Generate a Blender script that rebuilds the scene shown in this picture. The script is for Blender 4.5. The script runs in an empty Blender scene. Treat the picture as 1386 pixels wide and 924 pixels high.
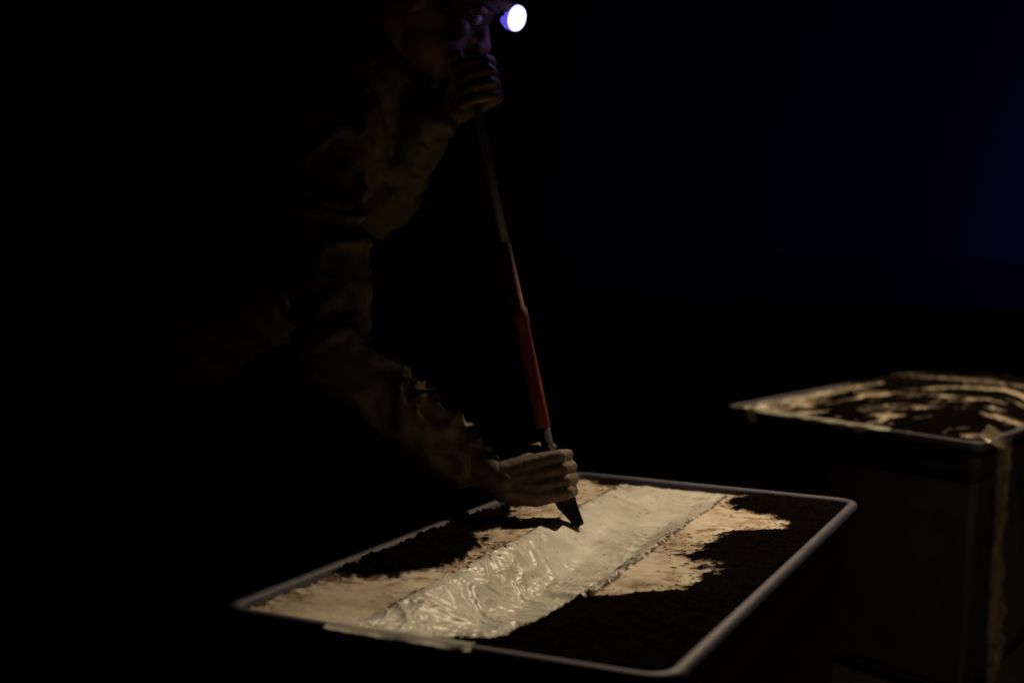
import bpy, bmesh, math, random
from mathutils import Vector, Matrix, noise
random.seed(3)
scn=bpy.context.scene
V=Vector

# ---------------- helpers
def mat(name):
    m=bpy.data.materials.new(name); m.use_nodes=True
    nt=m.node_tree; return m,nt,nt.nodes['Principled BSDF']
def simple(name,col,rough=.7,bump=0,scale=30,var=.3,metal=0,coat=0):
    m,nt,b=mat(name); N=nt.nodes; L=nt.links
    tc=N.new('ShaderNodeTexCoord'); n=N.new('ShaderNodeTexNoise'); n.inputs['Scale'].default_value=scale; n.inputs['Detail'].default_value=6
    L.new(tc.outputs['Object'],n.inputs['Vector'])
    r=N.new('ShaderNodeValToRGB'); L.new(n.outputs['Fac'],r.inputs['Fac'])
    r.color_ramp.elements[0].position=.3; r.color_ramp.elements[1].position=.7
    r.color_ramp.elements[0].color=(*[c*(1-var) for c in col],1); r.color_ramp.elements[1].color=(*[min(1,c*(1+var)) for c in col],1)
    L.new(r.outputs['Color'],b.inputs['Base Color'])
    b.inputs['Roughness'].default_value=rough; b.inputs['Metallic'].default_value=metal
    b.inputs['Coat Weight'].default_value=coat
    if bump:
        bp=N.new('ShaderNodeBump'); bp.inputs['Strength'].default_value=bump; bp.inputs['Distance'].default_value=.01
        L.new(n.outputs['Fac'],bp.inputs['Height']); L.new(bp.outputs['Normal'],b.inputs['Normal'])
    return m
def mkobj(name,me,parent=None,m=None,smooth=True):
    o=bpy.data.objects.new(name,me); scn.collection.objects.link(o)
    if m: me.materials.append(m)
    if smooth:
        for p in me.polygons: p.use_smooth=True
    if parent: o.parent=parent
    return o
def empty(name):
    e=bpy.data.objects.new(name,None); e.empty_display_size=.1; scn.collection.objects.link(e); return e
def ss(a,b,x):
    t=max(0,min(1,(x-a)/(b-a))); return t*t*(3-2*t)
def interp(tab,x):
    if x<=tab[0][0]: return tab[0][1]
    for (a,b),(c,d) in zip(tab,tab[1:]):
        if x<=c:
            f=(x-a)/(c-a); f=f*f*(3-2*f); return b+(d-b)*f
    return tab[-1][1]
def fbm(p,o=5): return noise.fractal(p,1.0,2.0,o)

def unit_sphere(seg):
    rings=seg//2+1; vs=[(0,0,1)]; fs=[]
    for j in range(1,rings):
        a=math.pi*j/rings
        for i in range(seg):
            b=2*math.pi*i/seg; vs.append((math.sin(a)*math.cos(b),math.sin(a)*math.sin(b),math.cos(a)))
    vs.append((0,0,-1)); last=len(vs)-1
    for i in range(seg):
        fs.append((0,1+i,1+(i+1)%seg))
        for j in range(rings-2):
            p=1+j*seg; fs.append((p+i,p+seg+i,p+seg+(i+1)%seg,p+(i+1)%seg))
        p=1+(rings-2)*seg; fs.append((p+i,last,p+(i+1)%seg))
    return vs,fs
SPH={}
class Blob:
    def __init__(s): s.v=[]; s.f=[]
    def ell(s,c,r,axes=None,seg=16):
        if not hasattr(r,'__len__'): r=(r,r,r)
        if seg not in SPH: SPH[seg]=unit_sphere(seg)
        vs,fs=SPH[seg]; o=len(s.v); c=V(c)
        if axes is None: axes=(V((1,0,0)),V((0,1,0)),V((0,0,1)))
        A,B_,C=axes[0]*r[0],axes[1]*r[1],axes[2]*r[2]
        if A.cross(B_).dot(C)<0: B_=-B_
        for (x,y,z) in vs: s.v.append(c+A*x+B_*y+C*z)
        for f_ in fs: s.f.append(tuple(i+o for i in f_))
    def chain(s,pts,rad,step=.4,seg=12):
        for i in range(len(pts)-1):
            a,b=V(pts[i]),V(pts[i+1]); ra,rb=rad[i],rad[i+1]
            n=max(1,int((b-a).length/(step*min(ra,rb)))+1)
            for k in range(n+1):
                f=k/n; s.ell(a.lerp(b,f),ra+(rb-ra)*f,seg=seg)
    def done(s,name,voxel,parent,m,smooth_it=4,disp=None):
        me=bpy.data.meshes.new(name); me.from_pydata(s.v,[],s.f); me.update()
        o=bpy.data.objects.new(name,me); scn.collection.objects.link(o)
        r=o.modifiers.new('r','REMESH'); r.mode='VOXEL'; r.voxel_size=voxel
        if smooth_it:
            q=o.modifiers.new('s','SMOOTH'); q.factor=.5; q.iterations=smooth_it
        dg=bpy.context.evaluated_depsgraph_get(); dg.update()
        me2=bpy.data.meshes.new_from_object(o.evaluated_get(dg))
        bpy.data.objects.remove(o)
        if disp:
            ns=[v.normal.copy() for v in me2.vertices]
            for v,n in zip(me2.vertices,ns): v.co=v.co+n*disp(v.co,n)
        me2.name=name; me2.materials.clear()
        return mkobj(name,me2,parent,m)

# ---------------- world : moonless dusk sky, blue glow toward the right
w=bpy.data.worlds.new("World"); scn.world=w; w.use_nodes=True
N=w.node_tree.nodes; L=w.node_tree.links; bg=N['Background']
tc=N.new('ShaderNodeTexCoord'); dp=N.new('ShaderNodeVectorMath'); dp.operation='DOT_PRODUCT'
gd=V((.55,.83,.0)).normalized(); dp.inputs[1].default_value=gd
L.new(tc.outputs['Generated'],dp.inputs[0])
rp=N.new('ShaderNodeValToRGB'); L.new(dp.outputs['Value'],rp.inputs['Fac'])
e=rp.color_ramp.elements; e[0].position=.84; e[0].color=(.00025,.00025,.0006,1); e[1].position=1.0; e[1].color=(.0006,.0006,.0110,1)
x=e.new(.95); x.color=(.0003,.0003,.0024,1)
L.new(rp.outputs['Color'],bg.inputs['Color']); bg.inputs['Strength'].default_value=1

# ---------------- materials
m_ground=simple('ground_mat',(.035,.03,.022),.95,.6,6,.5)
m_water=simple('water_mat',(.004,.006,.01),.12,.15,3,.2)
m_bin=simple('bin_plastic',(.050,.044,.072),.65,.10,14,.4)
m_jacket=simple('jacket_cloth',(.12,.10,.036),.6,.35,60,.35)
m_trous=simple('trouser_cloth',(.02,.02,.024),.85,.3,60,.3)
m_boot=simple('boot_rubber',(.012,.012,.012),.4,.1,20,.3)
m_skin=simple('skin',(.24,.135,.08),.55,.12,90,.2)
m_skin2=simple('dimmed_skin',(.095,.058,.033),.65,.2,70,.45)  # darker copy of skin: the lower hand's shade put into its colour
m_cap=simple('cap_knit',(.08,.05,.02),.9,.5,150,.3)
m_red=simple('red_grip',(.17,.020,.006),.6,.1,40,.35)
m_grey=simple('grey_shaft',(.20,.20,.25),.45,.05,40,.2,metal=.2)
m_black=simple('black_bristle',(.006,.006,.006),.8,.5,200,.3)
m_strap=simple('strap',(.03,.03,.04),.7)
m_eye=simple('eye',(.4,.4,.4),.25)
m_metal=simple('added_stand_metal',(.2,.2,.2),.4,metal=.8)

def content_mat():
    m,nt,b=mat('sheet_and_soil_mat'); N=nt.nodes; L=nt.links
    def attr(n):
        a=N.new('ShaderNodeAttribute'); a.attribute_name=n; return a.outputs['Fac']
    tc=N.new('ShaderNodeTexCoord')
    def nz(sc,det=8):
        n=N.new('ShaderNodeTexNoise'); n.inputs['Scale'].default_value=sc; n.inputs['Detail'].default_value=det; L.new(tc.outputs['Object'],n.inputs['Vector']); return n.outputs['Fac']
    def ramp(f,stops):
        r=N.new('ShaderNodeValToRGB'); L.new(f,r.inputs['Fac']); e=r.color_ramp.elements
        e[0].position,e[0].color=stops[0]; e[1].position,e[1].color=stops[-1]
        for p,c in stops[1:-1]:
            q=e.new(p); q.color=c
        return r.outputs['Color']
    def mix(f,a,c,mode='MIX'):
        k=N.new('ShaderNodeMix'); k.data_type='RGBA'; k.blend_type=mode
        if isinstance(f,float): k.inputs[0].default_value=f
        else: L.new(f,k.inputs[0])
        L.new(a,k.inputs[6]); L.new(c,k.inputs[7]); return k.outputs[2]
    board=ramp(nz(9),[(.3,(.38,.30,.22,1)),(.5,(.55,.47,.37,1)),(.72,(.64,.57,.47,1))])
    film=ramp(nz(16),[(.3,(.42,.40,.34,1)),(.7,(.62,.60,.54,1))])
    c=mix(attr('film'),board,film)
    stain=ramp(nz(38),[(.44,(1,1,1,1)),(.64,(.42,.27,.16,1))])
    c=mix(attr('stain'),c,mix(1.0,c,stain,'MULTIPLY'))
    soil=ramp(nz(120),[(.35,(.0022,.0018,.0014,1)),(.7,(.007,.005,.004,1))])
    c=mix(attr('soil'),c,soil)
    L.new(c,b.inputs['Base Color'])
    r=N.new('ShaderNodeMapRange'); L.new(attr('film'),r.inputs[0]); r.inputs[3].default_value=.75; r.inputs[4].default_value=.40
    r2=N.new('ShaderNodeMath'); r2.operation='MAXIMUM'; L.new(r.outputs[0],r2.inputs[0]); L.new(attr('soil'),r2.inputs[1]); L.new(r2.outputs[0],b.inputs['Roughness'])
    sp=N.new('ShaderNodeMapRange'); L.new(attr('soil'),sp.inputs[0]); sp.inputs[3].default_value=.28; sp.inputs[4].default_value=.0
    L.new(sp.outputs[0],b.inputs['Specular IOR Level'])
    bp=N.new('ShaderNodeBump'); bp.inputs['Strength'].default_value=.3; bp.inputs['Distance'].default_value=.003
    L.new(nz(70),bp.inputs['Height']); L.new(bp.outputs['Normal'],b.inputs['Normal'])
    return m
m_cont=content_mat()

# ---------------- ground + water
bm=bmesh.new()
n=90
def gpos(i): 
    t=(i/n)*2-1; return math.copysign(abs(t)**2.6,t)*400
vs=[[None]*(n+1) for _ in range(n+1)]
for i in range(n+1):
    for j in range(n+1):
        X,Y=gpos(i),gpos(j)+3
        shore=30+X*.12+3*noise.noise(V((X*.06,7,0)))
        z=.015*fbm(V((X*2,Y*2,0)))-.0
        if Y>shore: z-=min(1.2,(Y-shore)*.12)
        vs[i][j]=bm.verts.new((X,Y,z-.02))
for i in range(n):
    for j in range(n): bm.faces.new((vs[i][j],vs[i+1][j],vs[i+1][j+1],vs[i][j+1]))
me=bpy.data.meshes.new('ground'); bm.to_mesh(me); mkobj('ground',me,None,m_ground)
bm=bmesh.new(); bmesh.ops.create_grid(bm,x_segments=4,y_segments=4,size=900)
for v in bm.verts: v.co.z=-.25; v.co.y+=920
me=bpy.data.meshes.new('water'); bm.to_mesh(me); mkobj('water',me,None,m_water)

# ---------------- storage bins
RIM=.62
def rrect(Wd,Ln,off,rad,seg=8):
    pts=[]; r=max(.004,rad+off)
    for (cx,cy,a0) in ((Wd-rad,Ln-rad,0),(rad,Ln-rad,90),(rad,rad,180),(Wd-rad,rad,270)):
        for k in range(seg+1):
            a=math.radians(a0+90*k/seg); pts.append((cx+r*math.cos(a),cy+r*math.sin(a)))
    return pts
def make_bin(A,ew,el,Wd,Ln,cont_fn,res,H=RIM,name='storage_bin',drape=()):
    root=empty(name)
    def P(x,y,z): return (A[0]+ew[0]*x+el[0]*y, A[1]+ew[1]*x+el[1]*y, z)
    rad=.042
    prof=[(-.085,.03),(-.07,.012),(-.062,.02),(-.021,H-.03),(-.017,H-.005),(-.014,H-.001),(-.009,H),(-.003,H-.001),(0,H-.005),(0,H-.022),(-.002,H-.024),(-.003,H-.022),(-.004,H-.010),(-.013,H-.012),(-.016,H-.03),(-.020,H-.10),(-.026,H-.105),(-.048,.05),(-.052,.004),(-.075,0)]
    bm=bmesh.new(); rings=[]
    for off,z in prof:
        pts=rrect(Wd,Ln,off,rad)
        q=[]
        for (x,y) in pts:
            w_=.003*noise.noise(V((x*4,y*4,z)))
            q.append(bm.verts.new(P(x+w_,y-w_,z+w_*.8)))
        rings.append(q)
    for a,b in zip(rings,rings[1:]):
        k=len(a)
        for i in range(k): bm.faces.new((a[i],a[(i+1)%k],b[(i+1)%k],b[i]))
    bm.faces.new(rings[0]); bm.faces.new(rings[-1])
    bmesh.ops.recalc_face_normals(bm,faces=bm.faces)
    me=bpy.data.meshes.new('shell'); bm.to_mesh(me)
    o=mkobj('shell',me,root,m_bin)
    nx,ny=res
    m0=.0185
    me=bpy.data.meshes.new('sheet_and_soil')
    verts=[];soil=[];film=[];stain=[]
    for j in range(ny+1):
        y=m0+(Ln-2*m0)*j/ny
        for i in range(nx+1):
            x=m0+(Wd-2*m0)*i/nx
            xx,yy=x,y
            cx=min(x-m0,Wd-m0-x); cy=min(y-m0,Ln-m0-y); rr=.03
            if cx<rr and cy<rr:
                d=math.hypot(rr-cx,rr-cy)
                if d>rr:
                    k=rr/d
                    nxx=rr-(rr-cx)*k; nyy=rr-(rr-cy)*k
                    xx=m0+nxx if x<Wd/2 else Wd-m0-nxx
                    yy=m0+nyy if y<Ln/2 else Ln-m0-nyy
            h,so,fi,st=cont_fn(xx/Wd,yy/Ln,xx,yy)
            verts.append(P(xx,yy,H-.014+h)); soil.append(so); film.append(fi); stain.append(st)
    faces=[(j*(nx+1)+i,j*(nx+1)+i+1,(j+1)*(nx+1)+i+1,(j+1)*(nx+1)+i) for j in range(ny) for i in range(nx)]
    me.from_pydata(verts,[],faces)
    for nm,arr in (('soil',soil),('film',film),('stain',stain)):
        a=me.attributes.new(nm,'FLOAT','POINT'); a.data.foreach_set('value',arr)
    mkobj('sheet_and_soil',me,root,m_cont)
    for (side,a0,a1,drop,seed) in drape:
        path=[(.034,-.013),(.024,-.011),(.018,-.002),(.010,.0022),(.002,.001),(-.004,-.004),(-.005,-.5),(-.006,-1)]
        nn=90; me=bpy.data.meshes.new('film_edge'); vv=[];ff=[];at=[]
        for i in range(nn+1):
            al=a0+(a1-a0)*i/nn
            dr=drop*(.1+.9*abs(noise.noise(V((al*14,seed,0)))*2))*ss(0,.08,i/nn)*ss(1,.92,i/nn)
            for (o_,z_) in path:
                wob=.0018*noise.noise(V((al*45,o_*60,seed)))+.0012*noise.noise(V((al*110,o_*90,seed)))
                zz=H+(z_ if z_>-.05 else -.002+z_*dr)+abs(wob)
                oo=o_-(abs(wob) if z_<-.05 else 0)
                if side=='near': q=P(al,oo,zz)
                elif side=='far': q=P(al,Ln-oo,zz)
                elif side=='left': q=P(oo,al,zz)
                else: q=P(Wd-oo,al,zz)
                vv.append(q); at.append(1.0)
        m_=len(path)
        for i in range(nn):
            for j in range(m_-1): ff.append((i*m_+j,(i+1)*m_+j,(i+1)*m_+j+1,i*m_+j+1))
        me.from_pydata(vv,[],ff); a=me.attributes.new('film','FLOAT','POINT'); a.data.foreach_set('value',at)
        mkobj('film_edge',me,root,m_cont)
    return root

bR=[(0,.46),(.08,.54),(.2,.59),(.26,.61),(.30,.70),(.36,.80),(.44,.82),(.49,.80),(.53,.70),(.6,.67),(.68,.72),(.78,.86),(.84,.82),(.88,.62),(1,.58)]
bL=[(0,-.6),(.16,-.3),(.2,.02),(.25,.16),(.32,.225),(.40,.215),(.5,.16),(.6,.12),(.72,.09),(.80,.03),(.88,-.2),(1,-.2)]
def cont1(s,t,x,y):
    p=V((x,y,0))
    n1=fbm(p*11,5); n2=fbm(p*55+V((3,1,0)),3); n3=noise.noise(p*170)
    sl=.285-.085*t; sr=.655-.085*t+.012*n1
    h=.002*n1+.0008*n2
    tt=ss(.01,.12,t)*(1-ss(.88,.965,t))
    floor=ss(sl,sl+.16,s)*(1-ss(sr-.12,sr+.006,s))*tt
    film=ss(sl-.004,sl+.006,s)*(1-ss(sr-.006,sr+.004,s))
    if film>0:
        wv=noise.noise(V((x*9+2*y,y*9,4)))
        hang=1-abs(noise.noise(V((y*40+x*6+wv,x*3,1))))*2.2
        fold=1-abs(noise.noise(V((x*20+y*11+wv*1.6,y*4-x*4,0))))*3.0
        fold2=1-abs(noise.noise(V((x*40-y*24+wv*2.0,y*9+x*6,3))))*2.8
        fold4=1-abs(noise.noise(V((x*70+y*30+wv*4.0,y*26-x*20,9))))*2.6
        k=1-.8*ss(.35,.65,t)
        h+= film*k*( .0045*max(0,fold)**2 + .002*max(0,fold2)**2+.0014*max(0,fold4)**2)
        h+= film*.005*max(0,hang)**2*ss(sr-.24,sr-.06,s)*(1-.7*ss(.6,.9,t))
        h+= film*.003*noise.noise(V((x*12,y*9,7)))
    ed=ss(.10,.0,s)+ss(.05,0,t)
    h+= .006*min(1,ed)*max(0,1-abs(noise.noise(V((x*60,y*38,12))))*2.4)**2
    h-=(.022+.025*ss(.1,.3,t)*(1-ss(.5,.8,t)))*floor
    a=(s-interp(bR,t)-.07*n1-.035*n2)
    b=(interp(bL,t)+.06*n1+.035*n2-s)
    spot=.045-math.hypot((s-.17),(t-.965)*1.7)+.02*n1+.012*n2
    m=max(a,b,spot)
    soil=ss(-.006,.010,m)
    cr=noise.noise(p*120)+.5*noise.noise(p*260)
    near=ss(-.14,0,m)
    th=.72-.36*near-.27*math.exp(-((s-sl)/.014)**2)-.22*math.exp(-((s-sr)/.012)**2)-.2*ss(.09,0,s)
    crumb=ss(th,th+.07,cr)
    sd=max(soil,crumb*.95)
    line=max(math.exp(-((s-sl)/.0045)**2)*ss(-.35,.15,n1+.1),math.exp(-((s-sr)/.005)**2)*ss(-.25,.2,n2+.2))
    sd=max(sd,line*.9)
    h+=soil*(.003+.006*ss(0,.12,m)+.0022*n2+.001*n3+.003*n1)+crumb*.0015
    stain=min(1,ss(-.25,0,m)*1.0+ss(-.1,.5,n1)*.6+ss(.12,0,s)*.7)*(1-.6*film)
    return h,sd,film,stain

A1=(-.336,1.561); ew1=(.9178,-.3971); el1=(.3971,.9178)
make_bin(A1,ew1,el1,.553,1.146,cont1,(270,540),drape=(('near',.15,.330,.010,3),))

def cont2(s,t,x,y):
    p=V((x,y,0))
    n1=fbm(p*6,4); n2=fbm(p*45,3)
    mound=.06*ss(0,.3,s)*ss(0,.25,1-s)*ss(0.05,.6,t)*ss(0,.12,1-t)
    dx,dy=x-.95,y-.05
    rr=math.hypot(dx,dy); th_=math.atan2(dy,dx)
    st=noise.noise(V((rr*22+n1*1.3,th_*3.1,2)))+.45*noise.noise(V((rr*54+n1*2,th_*6.5,5)))+.16*n2
    cover=ss(.09,.17,x+.10*n1)*ss(.012,.05,y+.05*n1)
    thr=.20+.50*noise.noise(V((x*4.3,y*4.3,8)))
    soil=cover*(1-ss(thr,thr+.05,st))
    soil=max(soil,ss(.50,.58,noise.noise(p*110)+.4*noise.noise(p*230)-.02))
    film=1-ss(.06,.14,x+.02*n1)
    h=mound+.006*n1+soil*(.006+.003*n2)+film*.004*max(0,1-abs(noise.noise(V((x*60,y*14,0))))*2)
    return h,soil,film,.8
A2=(.598,3.798)
e1=V((1.106-.598,3.171-3.798)); W2=e1.length; e1.normalize()
e2=V((.56,.83)).normalized()
make_bin(A2,(e1.x,e1.y),(e2.x,e2.y),W2,1.5,cont2,(300,480),drape=(('near',.10,.55,.02,13),))

# ---------------- crumpled clear film hanging over the second bin
def film_mat():
    m,nt,b=mat('crumpled_film'); 
    b.inputs['Base Color'].default_value=(.30,.25,.17,1); b.inputs['Roughness'].default_value=.2; b.inputs['Specular IOR Level'].default_value=1
    N=nt.nodes;L=nt.links
    tcn=N.new('ShaderNodeTexCoord'); v=N.new('ShaderNodeTexVoronoi'); v.inputs['Scale'].default_value=16; L.new(tcn.outputs['Object'],v.inputs['Vector'])
    bp=N.new('ShaderNodeBump'); bp.inputs['Strength'].default_value=.5; bp.inputs['Distance'].default_value=.02; L.new(v.outputs['Distance'],bp.inputs['Height']); L.new(bp.outputs['Normal'],b.inputs['Normal'])
    tr=N.new('ShaderNodeBsdfTransparent'); mx=N.new('ShaderNodeMixShader'); mx.inputs[0].default_value=.45
    L.new(tr.outputs[0],mx.inputs[1]); L.new(b.outputs[0],mx.inputs[2]); L.new(mx.outputs[0],N['Material Output'].inputs['Surface'])
    return m
m_film=film_mat()
def hang_film(name,Pt,d1,nrm,width,length,taper,seed,nx=60,ny=110):
    bm=bmesh.new(); g=[]
    d1=V((*d1,0)).normalized(); nrm=V((*nrm,0)).normalized()
    for j in range(ny+1):
        f=j/ny; row=[]
        for i in range(nx+1):
            g_=i/nx-.5
            wdt=width*(1-taper*f)
            z=RIM+.012-length*f
            x=g_*wdt+.03*noise.noise(V((f*5,seed,g_)))
            r=noise.noise(V((g_*9,f*4,seed)))*.03+abs(noise.noise(V((g_*22+f*5,f*12,seed+5))))*.026
            out=.012+abs(r)+.01*f
            if f<.03: out=-.03+ (f/.03)*.045
            row.append(bm.verts.new(V((Pt[0],Pt[1],z+.006*noise.noise(V((g_*12,seed,1)))))+d1*x+nrm*out))
        g.append(row)
    for j in range(ny):
        for i in range(nx): bm.faces.new((g[j][i],g[j][i+1],g[j+1][i+1],g[j+1][i]))
    me=bpy.data.meshes.new(name); bm.to_mesh(me); return mkobj(name,me,None,m_film)
n_near=V((-e1.y,e1.x)); 
if n_near.dot(V((0,-1)))<0: n_near=-n_near
nr=V((e2.y,-e2.x))
pc=V((1.106,3.171))
hang_film('plastic_film',pc+e2*.14-e1*.01,e2-e1*.2,nr+n_near*.2,.26,.60,.05,2)
pl=V(A2)+e1*.12
hang_film('plastic_film',pl,e1,n_near,.045,.24,.7,11,20,60)

# ---------------- brush (straight handle, cranked black head)
TIP=V((.119,2.190,.600)); PB=V((.078,2.200,.663)); PT=V((-.088,2.298,1.345)); PD=(PT-PB).normalized()
root=empty('long_handled_brush')
def tube(name,pts,rads,m,parent,seg=20):
    bm=bmesh.new(); rings=[]
    for i,(p,r) in enumerate(zip(pts,rads)):
        p=V(p); d=(V(pts[min(i+1,len(pts)-1)])-V(pts[max(i-1,0)])).normalized()
        a=d.cross(V((0,1,0.01))).normalized(); b=d.cross(a)
        rx,ry=r if hasattr(r,'__len__') else (r,r)
        rings.append([bm.verts.new(p+a*rx*math.cos(2*math.pi*k/seg)+b*ry*math.sin(2*math.pi*k/seg)) for k in range(seg)])
    for q,s in zip(rings,rings[1:]):
        for k in range(seg): bm.faces.new((q[k],q[(k+1)%seg],s[(k+1)%seg],s[k]))
    bm.faces.new(rings[0]);bm.faces.new(rings[-1]); bmesh.ops.recalc_face_normals(bm,faces=bm.faces)
    me=bpy.data.meshes.new(name); bm.to_mesh(me); return mkobj(name,me,parent,m)
Lp=(PT-PB).length
def pp(f): return PB+PD*Lp*f
tube('shaft',[pp(.57),pp(.80),pp(.985),pp(1)],[.0072,.0072,.0072,.004],m_grey,root)
tube('red_grip',[pp(.13),pp(.135),pp(.22),pp(.375),pp(.38),pp(.41),pp(.415),pp(.565),pp(.572)],[.009,.0115,.012,.0115,.0135,.0135,.0105,.0090,.006],m_red,root)
HD=(PB-TIP).normalized(); HL=(PB-TIP).length
def hh(f): return TIP+HD*HL*f
tube('ferrule',[hh(.50),hh(.54),hh(.85),hh(1.0),pp(.05),pp(.135)],[(.017,.012),(.017,.013),(.015,.012),.012,.0105,.010],m_black,root)
bm=bmesh.new()
ax=HD.cross(V((0,1,0))).normalized(); bx=HD.cross(ax)
for k in range(700):
    a=random.uniform(-1,1); b=random.uniform(-1,1)
    if a*a+b*b>1: continue
    st_=hh(.52)+ax*a*.016+bx*b*.010
    en=hh(0)+ax*a*.009*random.uniform(.5,1)+bx*b*.010+HD*random.uniform(-.003,.014)
    r=.0010
    vs_=[]
    for q,rr in ((st_,r),(en,r*.5)):
        vs_.append([bm.verts.new(q+ax*rr*math.cos(t_)+bx*rr*math.sin(t_)) for t_ in (0,2.1,4.2)])
    for i in range(3): bm.faces.new((vs_[0][i],vs_[0][(i+1)%3],vs_[1][(i+1)%3],vs_[1][i]))
me=bpy.data.meshes.new('bristles'); bm.to_mesh(me); mkobj('bristles',me,root,m_black)

# ---------------- worker
wk=empty('worker')
SR=V((-.345,2.27,1.19)); ER=V((-.275,2.15,.862)); WR=V((-.052,2.185,.698))
SL=V((-.30,2.63,1.35)); EL=V((-.262,2.56,1.125)); WL=V((-.150,2.375,1.262))
def wr(co,n):
    q=V((co.x*5,co.y*5,co.z*5))
    w1=noise.noise(q*1.2)*1.5
    r=1-abs(noise.noise(V((co.x*9+w1*1.5,co.y*9,co.z*13-w1*2))))*2.4
    r2=1-abs(noise.noise(V((co.x*22-w1,co.y*20,co.z*26+w1*3))))*2.4
    return .016*max(0,r)**2+.004*max(0,r2)**2+.010*noise.noise(q)-.006
B=Blob()
B.chain([SR,V((-.33,2.42,1.27)),SL],[.085,.12,.085])
B.chain([V((-.36,2.44,1.25)),V((-.50,2.50,1.16)),V((-.62,2.56,1.08)),V((-.70,2.6,.98))],[.155,.155,.16,.165])
B.chain([V((-.25,2.42,1.34)),V((-.33,2.43,1.28))],[.085,.12])
B.chain([V((-.36,2.36,1.08)),V((-.44,2.34,.95)),V((-.56,2.42,.88))],[.09,.085,.10])
B.chain([SR,SR.lerp(ER,.5),ER,ER.lerp(WR,.5),WR],[.085,.072,.060,.050,.042])
B.chain([ER.lerp(WR,.45)-V((0,0,.012)),WR-V((.030,0,.018))],[.046,.034])
B.chain([SL,EL,WL],[.085,.070,.048])
B.done('jacket',.009,wk,m_jacket,5,wr)
B=Blob()
hipR=V((-.70,2.50,.95)); hipL=V((-.70,2.70,.95))
B.chain([hipR,hipL],[.12,.12])
kR=V((-.60,2.42,.50)); kL=V((-.62,2.78,.50)); aR=V((-.70,2.40,.13)); aL=V((-.74,2.80,.13))
B.chain([hipR,kR,aR],[.12,.085,.075]); B.chain([hipL,kL,aL],[.12,.085,.075])
B.done('trousers',.012,wk,m_trous,4,lambda c,n:.010*noise.noise(c*9))
B=Blob()
for a in (aR,aL):
    B.chain([a+V((0,0,.08)),a+V((0,0,-.05))],[.072,.062])
    B.chain([V((a.x-.04,a.y,.045)),V((a.x+.10,a.y-.01,.045)),V((a.x+.19,a.y-.02,.036))],[.045,.048,.036])
B.done('boots',.007,wk,m_boot,3)
# head
f=V((.84,-.16,-.50)).normalized(); s_=f.cross(V((0,0,1))).normalized(); u=s_.cross(f).normalized()
H=V((-.150,2.37,1.462)); ax=(f,s_,u)
def hp(a,b,c): return H+f*a+s_*b+u*c
B=Blob()
B.ell(H+u*.015,(.098,.078,.105),ax,24); B.ell(hp(.03,0,-.055),(.066,.058,.062),ax,20); B.ell(hp(.062,0,-.095),(.028,.026,.022),ax)
B.chain([hp(.092,0,.012),hp(.118,0,-.026)],[.009,.0125]); B.ell(hp(.112,.011,-.03),.009); B.ell(hp(.112,-.011,-.03),.009)
B.ell(hp(.089,.03,.026),(.012,.026,.008),ax); B.ell(hp(.089,-.03,.026),(.012,.026,.008),ax)
B.ell(hp(.094,0,-.055),(.010,.024,.006),ax); B.ell(hp(.092,0,-.066),(.010,.021,.007),ax)
B.ell(hp(.07,.04,-.02),(.022,.02,.02),ax);B.ell(hp(.07,-.04,-.02),(.022,.02,.02),ax)
for sg in (1,-1):
    B.ell(hp(-.005,.079*sg,-.012),(.018,.009,.032),ax)
B.chain([hp(-.03,0,-.05),V((-.235,2.42,1.36))],[.056,.062])
B.done('head',.0035,wk,m_skin,3)
for sg in (1,-1):
    bm=bmesh.new(); bmesh.ops.create_uvsphere(bm,u_segments=16,v_segments=12,radius=.0125); me=bpy.data.meshes.new('eye'); bm.to_mesh(me)
    o=mkobj('eye',me,wk,m_eye); o.location=hp(.086,.031*sg,.008)
B=Blob()
B.ell(H+u*.035,(.108,.088,.098),ax,24); B.chain([hp(.09,-.05,.05),hp(.125,0,.052),hp(.09,.05,.05)],[.012,.012,.012])
B.done('cap',.005,wk,m_cap,3)
tube('collar',[V((-.185,2.395,1.365)),V((-.215,2.41,1.35)),V((-.26,2.425,1.32))],[.074,.084,.10],m_jacket,wk,28)
# hands
def hand(name,c,p,d,nn,wrist,m,sh=0.0):
    B=Blob()
    offs=[.031,.011,-.009,-.028]; ln=[.95,1.05,1.0,.82]
    def q(a,b,e): return c+d*a+nn*b+p*e
    W=wrist
    for k,(o,l) in enumerate(zip(offs,ln)):
        K=q(.022-sh,-.030,o)
        B.chain([W+p*o*.45,q(-.03-sh,-.027,o*.9),K],[.022,.016,.0118])
        B.chain([K,q((.040-sh*.8)*l,-.004,o-.001),q((.026-sh*.4)*l,.021,o-.003),q(-.004,.0255,o-.004),q(-.017*l,.015,o-.004)],[.0112,.0098,.0092,.0084,.0068])
    B.chain([W+p*.012,q(-.045,-.018,.030),q(-.030,.004,.046),q(-.006,.024,.050),q(.012,.027,.046)],[.020,.018,.0125,.0108,.0085])
    return B.done(name,.0027,wk,m,2,lambda co,n:.0006*noise.noise(co*160))
def frame(c,wrist,side):
    d=(c-wrist); d=(d-PD*d.dot(PD)).normalized()
    n_=V(side); n_=(n_-PD*n_.dot(PD)-d*n_.dot(d)).normalized()
    return d,n_
cR=pp(.018); dR,nR=frame(cR,WR,(0,1,0))
wR_=cR-dR*.090-nR*.024+V((0,0,.010))
hand('lower_hand',cR,PD,dR,nR,wR_,m_skin2,.012)
B=Blob(); B.chain([wR_,WR+(ER-WR)*.15],[.026,.030]); B.done('lower_wrist',.004,wk,m_skin2,3)
cL=pp(.95); dL,nL=frame(cL,WL,(0,-1,0))
hand('upper_hand',cL,PD,dL,nL,cL-dL*.080-nL*.024-V((0,0,.008)),m_skin)
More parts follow.
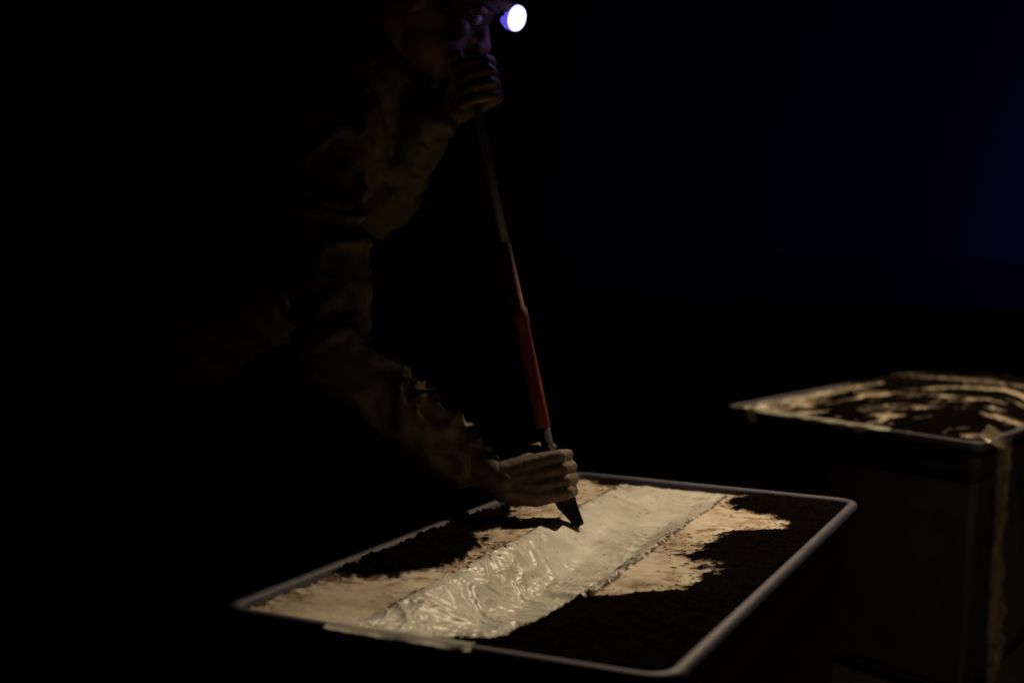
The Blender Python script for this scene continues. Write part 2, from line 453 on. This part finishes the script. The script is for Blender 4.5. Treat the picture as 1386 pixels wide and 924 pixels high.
B=Blob(); B.chain([cL-dL*.080-nL*.024-V((0,0,.008)),WL+(EL-WL)*.15],[.027,.030]); B.done('upper_wrist',.004,wk,m_skin,3)

# headlamp
hl=empty('headlamp')
LP=V((-.010,2.345,1.430))
def torus(name,c,axes,ra,rb,w_,m,parent):
    bm=bmesh.new(); n=48; rs=[]
    for i in range(n):
        a=2*math.pi*i/n; dirv=axes[0]*math.cos(a)*ra+axes[1]*math.sin(a)*rb
        o=dirv.normalized()
        rs.append([bm.verts.new(c+dirv+axes[2]*w_),bm.verts.new(c+dirv+o*.003+axes[2]*w_),bm.verts.new(c+dirv+o*.003-axes[2]*w_),bm.verts.new(c+dirv-axes[2]*w_)])
    for i in range(n):
        a,b=rs[i],rs[(i+1)%n]
        for k in range(4): bm.faces.new((a[k],a[(k+1)%4],b[(k+1)%4],b[k]))
    me=bpy.data.meshes.new(name); bm.to_mesh(me); return mkobj(name,me,parent,m)
torus('head_strap',hp(0,0,.045),(f,s_,u),.112,.091,.012,m_strap,hl)
m_em,nt,b=mat('lamp_glow'); b.inputs['Base Color'].default_value=(.2,.2,.3,1); b.inputs['Emission Color'].default_value=(.62,.58,1,1); b.inputs['Emission Strength'].default_value=1.7
m_em2,nt,b=mat('lamp_halo_glow'); b.inputs['Base Color'].default_value=(.1,.08,.3,1); b.inputs['Emission Color'].default_value=(.14,.09,.85,1); b.inputs['Emission Strength'].default_value=.8  # violet bloom around the lamp, put on its rim as emission
fl=V((.75,-.62,-.25)).normalized()
base=hp(.112,0,.05)
tube('housing',[base-f*.01,base+f*.004,LP-fl*.034,LP-fl*.026],[.016,.020,.018,.018],m_strap,hl)
tube('bezel_halo',[LP-fl*.026,LP-fl*.014,LP],[.014,.0215,.0230],m_em2,hl)
tube('lens',[LP-fl*.001,LP+fl*.004,LP+fl*.008,LP+fl*.010],[(.0225,.0225),(.0215,.0215),.014,.004],m_em,hl)
ld=bpy.data.lights.new('headlamp_bulb','POINT'); ld.energy=.07; ld.color=(.32,.27,1); ld.shadow_soft_size=.02
lo=bpy.data.objects.new('bulb',ld); scn.collection.objects.link(lo); lo.location=LP+fl*.035; lo.parent=hl

# ---------------- unseen spots on a boom stand at right, added to light the bins
wl=empty('added_lamps')
def spot(name,loc,tgt,energy,ang,blend,col=(1,.78,.50),size=.03):
    d=bpy.data.lights.new(name,'SPOT'); d.energy=energy; d.spot_size=math.radians(ang); d.spot_blend=blend; d.color=col; d.shadow_soft_size=size
    o=bpy.data.objects.new(name,d); scn.collection.objects.link(o); o.location=loc
    dv=(V(tgt)-V(loc)); o.rotation_euler=dv.to_track_quat('-Z','Y').to_euler(); o.parent=wl
    dn=dv.normalized()
    tube(name+'_housing',[V(loc)-dn*.10,V(loc)-dn*.09,V(loc)-dn*.045,V(loc)-dn*.04],[.03,.05,.06,.058],m_metal,wl)
S1=V((.75,2.85,2.0))
spot('lamp_head',S1,(.14,1.93,.60),110,54,.35)  # added unseen spot for the front bin's contents
def light_flap(name,Pa,Pb,out,fr=.13):
    Pa,Pb=V(Pa),V(Pb); mid=(Pa+Pb)/2; Pa=mid+(Pa-mid)*1.8; Pb=mid+(Pb-mid)*1.8
    a=S1+(Pa-S1)*fr; b=S1+(Pb-S1)*fr; o_=V(out)*.20+V((0,0,.10))
    me=bpy.data.meshes.new(name); me.from_pydata([a,b,b+o_,a+o_],[],[(0,1,2,3)]); ob=mkobj(name,me,wl,m_strap)
    md=ob.modifiers.new('t','SOLIDIFY'); md.thickness=.002
ew3=V((*ew1,0)); el3=V((*el1,0)); A3=V((*A1,RIM))
light_flap('added_flap_left',A3-ew3*.01,A3+el3*1.146-ew3*.01,-ew3)  # unseen flap, added to keep the spot off the worker
S2=V((1.55,4.35,2.35))
spot('added_spot_b',S2,(1.15,3.85,.62),145,52,.5,(1,.76,.46))  # added unseen spot for the second bin's contents
S3=V((1.35,2.1,1.75))
spot('added_spot_c',S3,(1.2,3.25,.30),15,38,.9,(1,.74,.38))  # weak added spot that lifts the second bin's wall and film
added_post=V((2.0,3.0,0))  # unseen upright, arms and legs, added to carry the spots
tube('added_post',[added_post,added_post+V((0,0,2.5))],[.016,.014],m_metal,wl)
tube('boom_arm',[added_post+V((0,0,2.48)),V((.79,2.88,2.08))],[.012,.010],m_metal,wl)
tube('added_boom_b',[added_post+V((0,0,2.48)),V((1.56,4.37,2.44))],[.012,.010],m_metal,wl)
tube('added_boom_c',[added_post+V((0,0,2.3)),V((1.37,2.05,1.82))],[.012,.010],m_metal,wl)
for k in range(3):
    a=k*2.094+.3; tube('added_leg',[added_post+V((0,0,.5)),added_post+V((.35*math.cos(a),.35*math.sin(a),0))],[.012,.012],m_metal,wl)

# ---------------- camera
cd=bpy.data.cameras.new('Camera'); cam=bpy.data.objects.new('Camera',cd); scn.collection.objects.link(cam); scn.camera=cam
cd.lens=48.08; cd.sensor_width=36; cd.clip_end=3000; cd.clip_start=.05
cam.location=(0,0,1.05)
R=Matrix.Rotation(math.radians(90-4.079),4,'X')@Matrix.Rotation(math.radians(1.81),4,'Z')
cam.rotation_euler=R.to_euler()
cd.dof.use_dof=True; cd.dof.focus_distance=2.05; cd.dof.aperture_fstop=2.8
scn.view_settings.view_transform='Standard'; scn.view_settings.look='None'; scn.view_settings.exposure=0
